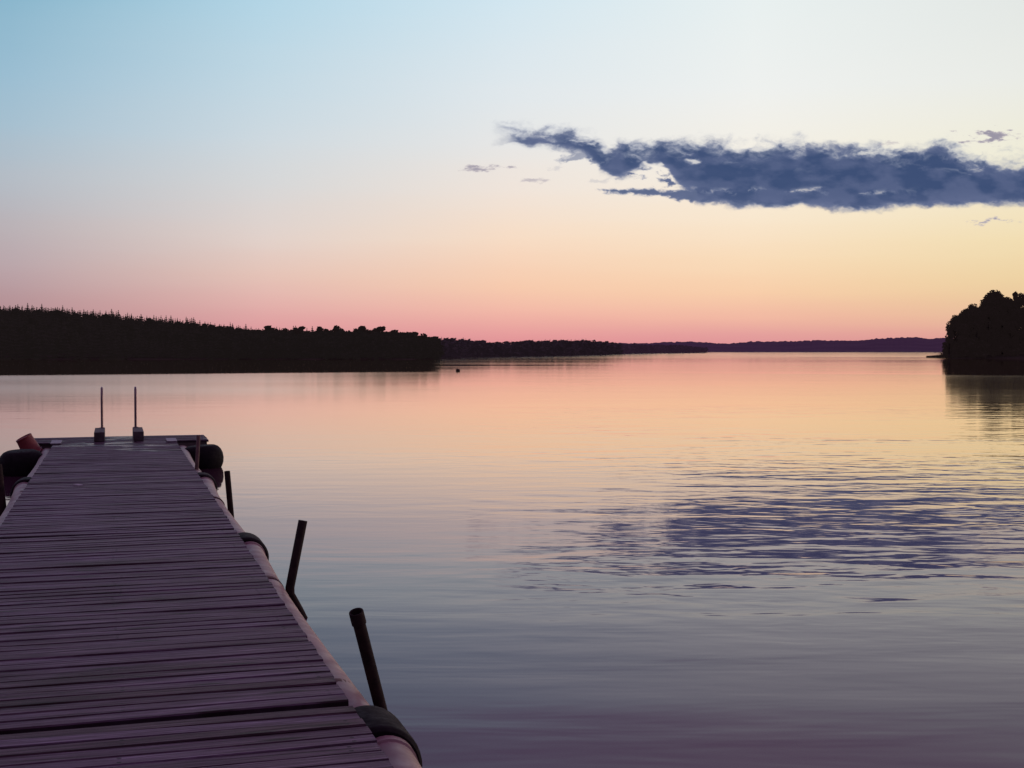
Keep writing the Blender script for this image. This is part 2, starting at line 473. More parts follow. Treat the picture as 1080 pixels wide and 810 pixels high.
m_mid2 = foliage_mat("hazy_forest", (0.035, 0.03, 0.035, 1), (0.06, 0.05, 0.055, 1), 0.1, (0.018, 0.0085, 0.017, 1))
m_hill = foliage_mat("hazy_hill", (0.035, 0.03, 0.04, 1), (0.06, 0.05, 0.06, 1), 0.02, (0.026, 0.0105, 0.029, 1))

def spruce_arrays(seed, tiers=13, nb=9):
    r = random.Random(seed); V = []; Fs = []
    for k in range(tiers):
        f = k / (tiers - 1)
        z = 0.08 + 0.90 * f
        rad = (0.27 * (1 - f) ** 0.85 + 0.025) * r.uniform(0.8, 1.15)
        ph = r.uniform(0, 6.28)
        for j in range(nb):
            a = ph + 6.283 * j / nb + r.uniform(-.25, .25)
            L = rad * r.uniform(0.6, 1.25)
            w = 0.5 * L + 0.006
            ca, sa = math.cos(a), math.sin(a)
            i0 = len(V)
            dz = -0.25 * L - 0.012
            V += [(0, 0, z + 0.045), (ca * L * .6 - sa * w, sa * L * .6 + ca * w, z + dz * .5), (ca * L, sa * L, z + dz), (ca * L * .6 + sa * w, sa * L * .6 - ca * w, z + dz * .5)]
            Fs += [(i0, i0 + 1, i0 + 2), (i0, i0 + 2, i0 + 3)]
    i0 = len(V)                    # stem and leader
    for z, rr in ((0, .016), (0.9, .006), (1.0, .003)):
        for j in range(4): V.append((rr * math.cos(j * 1.571), rr * math.sin(j * 1.571), z))
    for a in (0, 4):
        for j in range(4): Fs.append((i0 + a + j, i0 + a + (j + 1) % 4, i0 + a + 4 + (j + 1) % 4, i0 + a + 4 + j))
    return V, Fs

def leafy_arrays(seed, n, lobes=9, size=0.06, wide=0.30, low=0.16):
    """leaf faces scattered through lobes of a crown, height 1"""
    r = np.random.default_rng(seed); V = []; Fs = []
    L = []
    for k in range(lobes):
        f = (k + 0.5) / lobes
        z = low + 0.12 + (0.78 - low) * f
        sp = wide * math.sin(math.pi * min(1, 0.25 + 0.72 * f)) * 0.85
        a = r.uniform(0, 6.28); q = sp * math.sqrt(r.random()) 
        L.append((q * math.cos(a), q * math.sin(a), min(z, 0.88), wide * r.uniform(0.32, 0.55) * (1.05 - 0.35 * f)))
    for i in range(n):
        cx, cy, cz, rad = L[r.integers(lobes)]
        dv = r.normal(size=3); dv /= np.linalg.norm(dv)
        q = rad * (0.35 + 0.75 * r.random() ** 0.6)
        c = np.array([cx, cy, cz]) + dv * q * np.array([1, 1, 0.8])
        nx = r.normal(size=3); nx /= np.linalg.norm(nx)
        t1 = np.cross(nx, [0.3, 0.5, 0.81]); t1 /= np.linalg.norm(t1) + 1e-9
        t2 = np.cross(nx, t1)
        s = size * r.uniform(0.5, 1.2)
        i0 = len(V)
        V += [tuple(c + t1 * s), tuple(c + t2 * s * .7), tuple(c - t1 * s), tuple(c - t2 * s * .7)]
        Fs.append((i0, i0 + 1, i0 + 2, i0 + 3))
    return V, Fs, L

def merge(protos, insts):
    """insts: (proto index, x, y, z, sxy, sz, rot)"""
    PV = [np.array(p[0]) for p in protos]; PF = [p[1] for p in protos]
    Vs = []; Fs = []; off = 0
    for (k, x, y, z, s, sz, ro) in insts:
        v = PV[k]; c, sn = math.cos(ro), math.sin(ro)
        w = np.empty_like(v)
        w[:, 0] = (v[:, 0] * c - v[:, 1] * sn) * s + x
        w[:, 1] = (v[:, 0] * sn + v[:, 1] * c) * s + y
        w[:, 2] = v[:, 2] * sz + z
        Vs.append(w); Fs += [tuple(i + off for i in f) for f in PF[k]]; off += len(v)
    return np.concatenate(Vs), Fs

# --- left wooded ridge
ridge_px = [-260, -100, 0, 60, 120, 180, 240, 290, 330, 380, 430, 452, 462]
ridge_y = [318, 319, 322.0, 324, 329.5, 335.5, 342.5, 346.3, 346.6, 345.8, 347.2, 352.5, 359]
SHORE_L = EYE * F / (379.0 - HORIZON)
def ridge_Z(px): return float(np.interp(px, [-260, 0, 260, 460], [680, 620, 430, SHORE_L + 22]))
def ridge_top(px):
    Z = ridge_Z(px)
    return EYE + (HORIZON - float(np.interp(px, ridge_px, ridge_y))) / F * Z
def tree_h(px): return float(np.interp(px, [-260, 0, 260, 460], [9.2, 8.8, 6.6, 5.4]))
def ground_L(px, s):
    g = max(0.5, ridge_top(px) - tree_h(px) * 0.98)
    return 0.12 + (g - 0.12) * (s ** 0.9)
gv = []; gf = []
pxs = list(np.linspace(-260, 466, 74)); ss = [-0.02, 0.0, 0.02, .1, .2, .35, .5, .65, .8, 1.0, 1.25]
for s in ss:
    for px in pxs:
        Zr = ridge_Z(px); Z = SHORE_L + (Zr - SHORE_L) * max(s, -1) + (1.6 * math.sin(px * .07) if s <= 0.02 else 0)
        z = -0.6 if s < 0 else (ground_L(px, min(s, 1.0)) * (1 if s <= 1 else 0.7))
        if px > 460: z = -0.6
        gv.append(((px - 540) / F * Z, Z, z))
n = len(pxs)
for i in range(len(ss) - 1):
    for j in range(n - 1):
        gf.append((i * n + j, i * n + j + 1, (i + 1) * n + j + 1, (i + 1) * n + j))
tag(obj_from_arrays("shore", gv, gf, m_ground, smooth=True), kind="structure")

P_sp = [spruce_arrays(s) for s in (1, 2, 3, 4)]
P_spl = [spruce_arrays(s, 8, 6) for s in (5, 6, 7)]
P_lf = [leafy_arrays(s, 420, 8, 0.075, 0.34, 0.1)[:2] for s in (1, 2, 3, 4)]
sp_mesh = [obj_from_arrays("spruce", p[0], p[1], m_spruce) for p in P_sp]
lf_mesh = [obj_from_arrays("birch", p[0], p[1], m_leaf) for p in P_lf]
sp_data = [o.data for o in sp_mesh]; lf_data = [o.data for o in lf_mesh]
for o in sp_mesh + lf_mesh: bpy.data.objects.remove(o)

def single(name, data, loc, s, sz, rz):
    o = bpy.data.objects.new(name, data)
    col.objects.link(o)
    o.location = loc; o.scale = (s, s, sz); o.rotation_euler = (0, 0, rz)
    return o
px = -45.0
while px < 330:
    Z = ridge_Z(px) + random.uniform(-9, 9)
    th = tree_h(px) * random.choice([0.84, 0.9, 0.95, 1.0, 1.0, 1.05, 1.1])
    g = ground_L(px, 1.0) + random.uniform(-.5, .3)
    o = single("spruce", random.choice(sp_data), ((px - 540) / F * Z, Z, g), th * random.uniform(.85, 1.25), th, random.uniform(0, 6))
    tag(o, "dark pointed spruce in silhouette on the wooded ridge at the left shore", "tree", "spruces along the left ridge line")
    px += random.uniform(1.5, 3.4)
px = 284.0
while px < 455:
    Z = ridge_Z(px) + random.uniform(-6, 6)
    th = tree_h(px) * random.choice([.86, .95, 1.0, 1.05, 1.18]) * float(np.interp(px, [400, 455], [1, .82]))
    o = single("leafy_tree", random.choice(lf_data), ((px - 540) / F * Z, Z, ground_L(px, 1.0) - .2), th * random.uniform(0.9, 1.4), th, random.uniform(0, 6))
    tag(o, "dark round-topped tree on the low point ending the left shore", "tree", "round-topped trees on the left point")
    px += random.uniform(4.5, 9.5)
inst = []
for s in (0.0, .03, .07, .12, .2, .3, .4, .5, .6, .7, .8, .88, .93, .97, 1.0, 1.02):
    px = -250.0
    while px < 460:
        Z = SHORE_L + 2 + (ridge_Z(px) - SHORE_L) * s + random.uniform(-4, 4)
        th = tree_h(px) * (random.uniform(0.55, 0.95) * (0.75 if s < .05 else 0.92) if s < .75 else random.uniform(.78, .97))
        k = random.randrange(3) if (random.random() < np.interp(px, [150, 360], [.9, .1])) else 3 + random.randrange(4)
        wide = 1.35 if k < 3 else 1.2
        inst.append((k, (px - 540) / F * Z, Z, ground_L(px, min(s, 1)) - .2, th * wide, th, random.uniform(0, 6)))
        px += random.uniform(3.5, 7.5) * (1.15 if s < .3 else 0.85)
V, Fs = merge(P_spl + [leafy_arrays(s, 170, 7, 0.11, 0.36, 0.0)[:2] for s in (11, 12, 13, 14)], inst)
tag(obj_from_arrays("forest", V, Fs, m_spruce), "dark mixed forest covering the slope of the left shore", "forest", None, "stuff")

# --- second wood, farther down the lake
def belt(name, pxl, topl, zsl, zdl, mat, label, step, conif):
    insts = []; px = pxl[0]
    gvv = []; pxx = np.linspace(pxl[0], pxl[-1], 40)
    for q, s in enumerate((-.05, 0, .3, 1)):
        for x in pxx:
            zs = float(np.interp(x, pxl, zsl)); zd = float(np.interp(x, pxl, zdl)); Z = zs + (zd - zs) * s
            top = EYE + (HORIZON - float(np.interp(x, pxl, topl))) / F * zd
            gvv.append(((x - 540) / F * Z, Z, (-.5, .1, .3, max(.5, top * .35))[q]))
    nn = len(pxx)
    gff = [(i * nn + j, i * nn + j + 1, (i + 1) * nn + j + 1, (i + 1) * nn + j) for i in range(3) for j in range(nn - 1)]
    tag(obj_from_arrays("shore", gvv, gff, mat, smooth=True), kind="structure")
    for s in (0.0, 0.05, .2, .45, .7, .9, 1.0, 1.04):
        px = pxl[0]
        while px < pxl[-1]:
            zs = float(np.interp(px, pxl, zsl)); zd = float(np.interp(px, pxl, zdl)); Z = zs + (zd - zs) * s + random.uniform(-5, 5)
            top = EYE + (HORIZON - float(np.interp(px, pxl, topl))) / F * Z
            g = max(.1, top * .35 * s)
            th = (top - g) * random.uniform(0.78, 1.06) * (0.9 if s < .9 else 1.0)
            k = random.randrange(3) if random.random() < conif else 3 + random.randrange(4)
            insts.append((k, (px - 540) / F * Z, Z, g - .1, max(th, 2) * (1.5 if k < 3 else 1.6), max(th, 2), random.uniform(0, 6)))
            px += random.uniform(.6, 1.4) * step
    V, Fs = merge(P_spl + [leafy_arrays(s, 110, 7, 0.13, 0.36, 0.0)[:2] for s in (21, 22, 23, 24)], insts)
    tag(obj_from_arrays("forest", V, Fs, mat), label, "forest", None, "stuff")
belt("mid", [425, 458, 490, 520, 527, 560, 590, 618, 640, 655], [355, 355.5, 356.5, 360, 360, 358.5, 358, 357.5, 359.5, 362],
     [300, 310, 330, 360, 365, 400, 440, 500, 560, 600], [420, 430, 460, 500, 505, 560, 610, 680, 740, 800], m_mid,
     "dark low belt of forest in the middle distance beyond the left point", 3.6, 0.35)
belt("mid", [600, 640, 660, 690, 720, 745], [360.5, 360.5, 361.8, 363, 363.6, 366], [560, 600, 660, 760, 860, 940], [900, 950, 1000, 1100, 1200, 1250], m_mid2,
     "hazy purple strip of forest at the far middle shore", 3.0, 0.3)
# --- far hills
def hill(pxl, yl, Z0, Z1, mat, seed):
    xs = np.linspace(pxl[0], pxl[-1], 900)
    yv = np.interp(xs, pxl, yl) - (VNA.fbm(xs / 3.0 + seed, xs * 0 + seed, 4, .6) - .5) * 2.0 - (VNB.fbm(xs / 40 + seed, xs * 0, 2) - .5) * 1.6
    vv = []
    for q, (zf, hf) in enumerate(((Z0 - 30, -0.02), (Z0, 0.0), (Z0 + .15 * (Z1 - Z0), .42), (Z0 + .5 * (Z1 - Z0), .75), (Z1, 1.0), (Z1 * 1.1, .6))):
        for x, y in zip(xs, yv):
            H = EYE + (HORIZON - y) / F * Z1
            vv.append(((x - 540) / F * zf, zf, max(H, .2) * hf if hf >= 0 else -1.0))
    n = len(xs)
    ff = [(i * n + j, i * n + j + 1, (i + 1) * n + j + 1, (i + 1) * n + j) for i in range(5) for j in range(n - 1)]
    tag(obj_from_arrays("hills", vv, ff, mat, smooth=False), kind="structure")
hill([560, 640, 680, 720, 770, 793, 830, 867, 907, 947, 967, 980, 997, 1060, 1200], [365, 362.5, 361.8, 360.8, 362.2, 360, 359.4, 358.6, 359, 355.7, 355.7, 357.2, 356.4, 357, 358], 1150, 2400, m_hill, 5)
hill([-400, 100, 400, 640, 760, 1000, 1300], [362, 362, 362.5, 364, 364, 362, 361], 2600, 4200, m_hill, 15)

# --- right wooded point
ZR = 300.0
def bank_z(px): return float(np.interp(px, [994, 1003, 1030, 1080, 1300], [0.15, .5, 1.2, 2.0, 4.0]))
gvv = []; pxx = np.linspace(996, 1330, 40)
for q, (dz, hf) in enumerate(((-3, None), (0, .1), (5, .6), (20, 1), (60, 1.1), (140, .6))):
    for k, x in enumerate(pxx):
        Z = ZR + dz + 1.5 * math.sin(x * .11) + (12 * (1 - min(1, (x - 996) / 40)) if dz > 0 else 0)
        z = -.6 if hf is None or k == 0 else bank_z(x) * hf
        gvv.append(((x - 540) / F * Z, Z, z))
nn = len(pxx)
tag(obj_from_arrays("shore", gvv, [(i * nn + j, i * nn + j + 1, (i + 1) * nn + j + 1, (i + 1) * nn + j) for i in range(5) for j in range(nn - 1)], m_ground, smooth=True), kind="structure")

def tree_proto(seed, wide, low, lobes, nleaf, size):
    V, Fs, L = leafy_arrays(seed, nleaf, lobes, size, wide, low)
    bm = bmesh.new()
    add_tube(bm, [Vector((0, 0, -.03)), Vector((0.005, 0.004, .2)), Vector((-.006, .006, .45)), Vector((.004, 0, .78))], [.020, .016, .011, .004], 8)
    for (x, y, z, rad) in L:
        zb = max(.1, z - .22)
        add_tube(bm, [Vector((0, 0, zb)), Vector((x * .5, y * .5, z - .08)), Vector((x, y, z))], [.008, .005, .002], 5)
    tm = bpy.data.meshes.new("trunk"); bm.to_mesh(tm); bm.free(); tm.materials.append(m_bark)
    cm = bpy.data.meshes.new("crown"); cm.from_pydata([tuple(map(float, v)) for v in V], [], Fs); cm.materials.append(m_leaf)
    return tm, cm
protos = [tree_proto(31, .30, .10, 16, 5200, .022), tree_proto(32, .26, .16, 15, 4600, .022), tree_proto(33, .34, .06, 18, 5600, .022), tree_proto(34, .22, .05, 14, 4200, .022)]
# px, top y, depth, kind, width factor, label
right_trees = [
    (1001, 346, 299, 3, 1.0, "small bushy tree at the water's edge, leftmost on the right point"),
    (1007, 331, 303, 2, .80, "bushy dark tree second from the left tip of the right point"),
    (1016, 325, 308, 0, .82, "round dark tree third from the left tip of the right point"),
    (1026, 319, 305, 2, .85, "dark tree with uneven domed top, fourth from the left tip of the right point"),
    (1034, 322, 312, 1, .95, "shorter tree filling the notch left of the tallest tree on the right point"),
    (1049, 304, 310, 1, 1.05, "tall tree with airy top standing above its neighbours on the right point"),
    (1062, 312, 318, 0, .85, "tree with flat dark crown right of the tall airy tree on the right point"),
    (1070, 304, 322, 3, .5, "slim tree whose tip pokes above the crowns near the right edge"),
    (1080, 307, 312, 2, .90, "broad dark tree cut by the right edge of the picture"),
]
def tree(px, ytop, Z, k, wf, label=None, group=None):
    base = bank_z(px) * .8 
    H = (EYE + (HORIZON - ytop) / F * Z - base) / 0.99
    root = empty("leafy_tree", ((px - 540) / F * Z, Z, base), random.uniform(0, 6.28))
    root.scale = (H * wf, H * wf, H)
    tm, cm = protos[k]
    for nm, dt in (("trunk", tm), ("crown", cm)):
        c = bpy.data.objects.new(nm, dt); col.objects.link(c); c.parent = root
    tag(root, label, "tree", group)
for t_ in right_trees: tree(*t_)
for (px, yt, Z, k) in [(1041, 313, 316, 2), (1056, 309, 320, 2), (1022, 324, 314, 0), (1042, 322, 306, 0), (1057, 326, 304, 3), (1073, 325, 306, 1), (1090, 316, 306, 0), (1100, 304, 316, 2), (1120, 300, 318, 0), (1145, 300, 316, 1), (1175, 296, 320, 2), (1030, 340, 302, 3), (1065, 338, 302, 2)]:
    tree(px, yt, Z, k, .95, "dark leafy tree within the dense wood on the right point", "trees of the dense wood on the right point")
insts = []
for i in range(260):
    px = 999 + 230 * random.random() ** 1.3
    Z = ZR + random.uniform(.5, 16); th = random.uniform(1.8, 5.5) * float(np.interp(px, [998, 1012], [.45, 1]))
    insts.append((random.randrange(4), (px - 540) / F * Z, Z, bank_z(px) * .6 * min(1, (Z - ZR) / 10), th * 1.3, th, random.uniform(0, 6)))
V, Fs = merge([leafy_arrays(s, 260, 8, 0.08, 0.4, 0.0)[:2] for s in (51, 52, 53, 54)], insts)
tag(obj_from_arrays("undergrowth", V, Fs, m_leaf), "dark undergrowth along the waterline of the right point", "bushes", None, "stuff")
# reeds on the low spit left of the point
bv = []; bf = []
for i in range(2200):
    px = random.uniform(977, 1004); Z = random.uniform(340, 350)
    hgt = random.uniform(.35, 1.0) * float(np.interp(px, [977, 988, 1004], [.5, .8, 1.2]))
    x = (px - 540) / F * Z; w = random.uniform(.02, .06); lx = random.uniform(-.2, .2)
    i0 = len(bv)
    bv += [(x - w, Z, -.1), (x + w, Z + random.uniform(-.05, .05), -.1), (x + lx, Z, hgt)]
    bf.append((i0, i0 + 1, i0 + 2))
tag(obj_from_arrays("reeds", bv, bf, m_leaf), "low dark reed bed in the water left of the right point", "reeds", None, "stuff")

# ------------------------------------------------------------------ materials of the dock
m_deck, nt, b = new_mat("weathered_boards")
uv = nt.node("ShaderNodeUVMap", uv_map="board").outputs[0]
su = nt.node("ShaderNodeSeparateXYZ"); nt.l.new(uv, su.inputs[0])
rnd = nt.node("ShaderNodeAttribute", attribute_name="board_rand").outputs["Fac"]
obc = nt.node("ShaderNodeTexCoord").outputs["Object"]
cv = nt.node("ShaderNodeCombineXYZ")
nt.l.new(nt.math('ADD', su.outputs[0], nt.math('MULTIPLY', rnd, 37.0)), cv.inputs[0]); nt.l.new(su.outputs[1], cv.inputs[1]); nt.l.new(nt.math('MULTIPLY', rnd, 91.0), cv.inputs[2])
grain = nt.noise(nt.mapping(cv.outputs[0], (1.5, 46, 1)), 1.0, 6.0, 0.66, 0.6)
grain2 = nt.noise(nt.mapping(cv.outputs[0], (7, 190, 1)), 1.0, 3.0, 0.6)
blot = nt.noise(nt.mapping(obc, (1.1, 2.2, 1)), 1.0, 5.0, 0.6)
basec = nt.ramp(grain, [(0.32, (0.046, 0.026, 0.034, 1)), (0.43, (0.098, 0.060, 0.084, 1)), (0.56, (0.145, 0.092, 0.130, 1)), (0.67, (0.27, 0.19, 0.25, 1))])
tone = nt.ramp(rnd, [(0.0, (0.66, 0.56, 0.52, 1)), (0.5, (0.97, 0.96, 0.97, 1)), (1.0, (1.16, 1.18, 1.26, 1))])
c = nt.mix(1.0, basec, tone, 'MULTIPLY')
fib = nt.noise(nt.mapping(cv.outputs[0], (4.5, 120, 1)), 1.0, 4.0, 0.65)
c = nt.mix(1.0, c, nt.ramp(fib, [(0.36, (0.62, 0.56, 0.56, 1)), (0.5, (1, 1, 1, 1)), (0.64, (1.3, 1.32, 1.36, 1))]), 'MULTIPLY')
c = nt.mix(1.0, c, nt.ramp(blot, [(0.30, (0.5, 0.42, 0.36, 1)), (0.47, (1, 1, 1, 1)), (0.72, (1.12, 1.14, 1.22, 1))]), 'MULTIPLY')
# knots
vor = nt.node("ShaderNodeTexVoronoi", feature='F1', voronoi_dimensions='2D')
nt.l.new(nt.mapping(cv.outputs[0], (1.5, 7.5, 1)), vor.inputs["Vector"]); vor.inputs["Scale"].default_value = 1.0
knot = nt.maprange(vor.outputs["Distance"], 0.07, 0.21, 1.0, 0.0, True)
c = nt.mix(nt.math('MULTIPLY', knot, nt.maprange(vor.outputs['Color'], 0.35, 0.6, 0.0, 0.85)), c, (0.026, 0.014, 0.013, 1))
# screw heads: two per board over each bearer
um = nt.math('SUBTRACT', nt.math('FLOORED_MODULO', nt.math('ADD', su.outputs[0], 0.46), 0.92), 0.46)
su_k = nt.math('MULTIPLY', nt.math('SUBTRACT', nt.math('FRACT', nt.math('MULTIPLY', rnd, 57.3)), 0.5), 0.07)
du = nt.math('ABSOLUTE', nt.math('ADD', um, su_k))
dv1 = nt.math('ABSOLUTE', nt.math('SUBTRACT', nt.math('ABSOLUTE', su.outputs[1]), 0.028))
su_j = nt.math('MULTIPLY', nt.math('SUBTRACT', nt.math('FRACT', nt.math('MULTIPLY', rnd, 57.3)), 0.5), 0.05)
scr = nt.math('LESS_THAN', nt.math('ADD', nt.math('POWER', du, 2.0), nt.math('POWER', dv1, 2.0)), 0.010 ** 2)
c = nt.mix(nt.math('MULTIPLY', scr, nt.maprange(nt.math('FRACT', nt.math('MULTIPLY', rnd, 23.1)), 0.3, 0.8, 0.0, 0.8)), c, (0.010, 0.007, 0.007, 1))
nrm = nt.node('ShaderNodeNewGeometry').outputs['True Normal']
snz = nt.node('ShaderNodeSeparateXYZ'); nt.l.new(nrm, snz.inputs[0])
c = nt.mix(nt.maprange(snz.outputs[2], 0.25, 0.85, 0.86, 0.0), c, (0.016, 0.010, 0.011, 1))   # shade of the gaps painted onto the board sides
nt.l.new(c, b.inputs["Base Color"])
wet = nt.math('MULTIPLY', nt.maprange(nt.noise(nt.mapping(obc, (0.9, 2.6, 1), loc=(3, 1, 0)), 1.0, 4.0, 0.6), 0.55, 0.66, 0.0, 1.0, True), nt.maprange(nt.node("ShaderNodeTexCoord").outputs["Object"], 0, 1, 0, 1))
sy = nt.node("ShaderNodeSeparateXYZ"); nt.l.new(obc, sy.inputs[0])
wet = nt.math('MULTIPLY', nt.maprange(nt.noise(nt.mapping(obc, (1.2, 1.6, 1), loc=(3, 1, 0)), 1.0, 4.0, 0.6), 0.52, 0.62, 0.0, 1.0, True), nt.maprange(sy.outputs[1], 19.5, 22.5, 0.0, 1.0, True))
rg = nt.maprange(grain, 0.3, 0.7, 0.62, 0.48)
nt.l.new(nt.mixf(wet, rg, 0.14), b.inputs["Roughness"])
b.inputs["Specular IOR Level"].default_value = 0.12
bp = nt.node("ShaderNodeBump"); bp.inputs["Distance"].default_value = 0.0035; bp.inputs["Strength"].default_value = 0.9
nt.l.new(nt.math('ADD', grain, nt.math('MULTIPLY', grain2, .4)), bp.inputs["Height"])
nt.l.new(bp.outputs[0], b.inputs["Normal"])

m_beam = simple_mat("old_timber", (0.05, 0.038, 0.036, 1), (0.10, 0.078, 0.074, 1), 5.0, 0.8, 0, 0.004)
m_block = simple_mat("ladder_timber", (0.035, 0.025, 0.024, 1), (0.085, 0.062, 0.06, 1), 6.0, 0.7, 0, 0.004)
m_pipe = simple_mat("pale_plastic_pipe", (0.22, 0.13, 0.135, 1), (0.32, 0.20, 0.20, 1), 3.0, 0.5, 0, 0.001)
m_rubber = simple_mat("black_rubber", (0.007, 0.006, 0.007, 1), (0.014, 0.012, 0.013, 1), 9.0, 0.75, 0, 0.002, 0.12)
m_rust = simple_mat("rusty_steel", (0.014, 0.009, 0.008, 1), (0.036, 0.021, 0.018, 1), 14.0, 0.8, 0.0, 0.002, 0.2)
m_rust2 = simple_mat("brown_painted_steel", (0.10, 0.055, 0.05, 1), (0.17, 0.10, 0.09, 1), 14.0, 0.7, 0.1, 0.002)
m_band = simple_mat("darker_band", (0.10, 0.05, 0.045, 1), (0.17, 0.10, 0.09, 1), 10.0, 0.8, 0.1, 0.002)
m_steel = simple_mat("ladder_steel", (0.16, 0.11, 0.12, 1), (0.26, 0.2, 0.21, 1), 12.0, 0.38, 0.6, 0.0)
m_plate = simple_mat("galvanised_plate", (0.20, 0.17, 0.20, 1), (0.30, 0.26, 0.30, 1), 12.0, 0.55, 0.3, 0.001)
m_bucket = simple_mat("red_plastic", (0.17, 0.024, 0.022, 1), (0.24, 0.034, 0.030, 1), 6.0, 0.55, 0, 0.001)
m_float = simple_mat("dark_float", (0.02, 0.018, 0.02, 1), (0.04, 0.036, 0.038, 1), 4.0, 0.7, 0, 0.002)
m_paper = simple_mat("pale_scrap", (0.36, 0.33, 0.36, 1), (0.48, 0.45, 0.48, 1), 10.0, 0.6)

# ------------------------------------------------------------------ the floating dock
dock = empty("floating_dock", (0, 0, 0), THETA)
tag(dock, "long floating jetty of weathered grey planks reaching out from the lower left corner", "dock")

def deck_mesh(name, t0, t1, half, pitch=0.117, gap=0.009, notch=None, rag=0.005, sig=.26, mean=.48):
    verts, faces, uvs, rands = [], [], [], []
    t = t0 + 0.01
    last_r = .5
    while t < t1 - 0.03:
        w = pitch * random.uniform(0.93, 1.07)
        g = gap * random.choice([.7, .8, .9, 1, 1, 1.1, 1.2, 1.3, 1.4, 2.4])
        w = min(w, t1 - t)
        if w < .04: break
        r = min(1, max(0, random.gauss(mean, sig)))
        hl = half + random.uniform(-rag, rag); hr = half + random.uniform(-rag, rag)
        if notch and notch[0] < t < notch[1]: hr -= notch[2]
        z = random.uniform(-.003, .003); tw = random.uniform(-.003, .003); th = 0.034; bv = .005
        sk = random.uniform(-.006, .006)
        n = 15                                  # a few stations along the board so that it bows slightly
        bow = random.uniform(-.004, .004); ph = random.uniform(0, 6)
        i0 = len(verts)
        sec = [(0.0, -th), (0.0, -bv), (bv, 0.0), (w - g - bv, 0.0), (w - g, -bv), (w - g, -th)]
        for k in range(n):
            f = k / (n - 1); a = -hl + (hl + hr) * f
            for q, (y, zz) in enumerate(sec):
                yy = t + y + sk * (f - .5) + bow * math.sin(3.1 * f + ph) * .6
                zt = z + tw * (f - .5) * 2 + .002 * math.sin(5 * f + ph) + zz + (.0018 if q in (2,) else 0)
                verts.append((a, yy, DECK + zt))
                uvs.append((a, y - (w - g) / 2)); rands.append(r)
        m = len(sec)
        for k in range(n - 1):
            for q in range(m):
                q2 = (q + 1) % m
                faces.append((i0 + k * m + q, i0 + k * m + q2, i0 + (k + 1) * m + q2, i0 + (k + 1) * m + q))
        faces.append(tuple(i0 + q for q in reversed(range(m))))
        faces.append(tuple(i0 + (n - 1) * m + q for q in range(m)))
        t += w
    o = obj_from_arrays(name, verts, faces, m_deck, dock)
    me = o.data
    bmx = bmesh.new(); bmx.from_mesh(me); bmesh.ops.recalc_face_normals(bmx, faces=bmx.faces); bmx.to_mesh(me); bmx.free()
    lay = me.uv_layers.new(name="board")
    a = me.attributes.new("board_rand", 'FLOAT', 'POINT'); a.data.foreach_set("value", rands)
    li = [0] * len(me.loops); me.loops.foreach_get("vertex_index", li)
    flat = [c_ for i in li for c_ in uvs[i]]
    lay.data.foreach_set("uv", flat)
    return o

HALF = 1.01
joints = [-0.4, 5.80, 11.75, 17.75, 23.55]
for i in range(4):
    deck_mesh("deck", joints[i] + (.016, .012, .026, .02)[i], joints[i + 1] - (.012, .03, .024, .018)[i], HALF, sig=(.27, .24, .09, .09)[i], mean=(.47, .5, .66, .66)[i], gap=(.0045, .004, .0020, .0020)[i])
# darker header plank at the two nearer joints is the open gap, its sides painted with shade; bearers and floats below
for i in range(4):
    t0, t1 = joints[i] + .05, joints[i + 1] - .05
    for s in (-1, 1):
        bm = bmesh.new(); add_box(bm, (s * (HALF - .07), (t0 + t1) / 2, DECK - .036 - .075), (.06, t1 - t0, .145), bevel=.006)
        obj_from_bm("bearer", bm, m_beam, dock)
    bm = bmesh.new(); add_box(bm, (0, (t0 + t1) / 2, DECK - .036 - .07), (.06, t1 - t0, .14), bevel=.006)
    obj_from_bm("bearer", bm, m_beam, dock)
    for f in (.12, .5, .88):
        bm = bmesh.new(); add_box(bm, (0, t0 + (t1 - t0) * f, .04), (1.66, 1.05, .42), bevel=.05)
        obj_from_bm("float", bm, m_float, dock)
# head of the dock
HEAD0, HEAD1, HEADW = 23.60, 25.05, 1.58
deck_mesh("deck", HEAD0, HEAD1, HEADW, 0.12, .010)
bm = bmesh.new()
add_box(bm, (0, HEAD0 + .05, DECK - .12), (2 * HEADW - .06, .06, .16), bevel=.006)
add_box(bm, (0, HEAD1 - .06, DECK - .12), (2 * HEADW - .06, .06, .16), bevel=.006)
for a in (-HEADW + .05, -.5, .5, HEADW - .05): add_box(bm, (a, (HEAD0 + HEAD1) / 2, DECK - .121), (.06, HEAD1 - HEAD0 - .19, .158), bevel=.006)
obj_from_bm("frame", bm, m_beam, dock)
bm = bmesh.new(); add_box(bm, (0, 24.32, .03), (2.3, 1.1, .40), bevel=.05)
obj_from_bm("float", bm, m_float, dock)
for s, aa in ((-1, -.97), (1, .93)):
    bm = bmesh.new()
    add_box(bm, (aa, 23.36, DECK + .028), (.17, .62, .012), rot=Matrix.Rotation(R(1.2), 3, 'X'), bevel=.003)
    add_box(bm, (aa, 23.10, DECK + .014), (.15, .05, .026), bevel=.003)
    add_box(bm, (aa, 23.74, DECK + .016), (.15, .05, .028), bevel=.003)
    obj_from_bm("hinge_plate", bm, m_plate, dock)

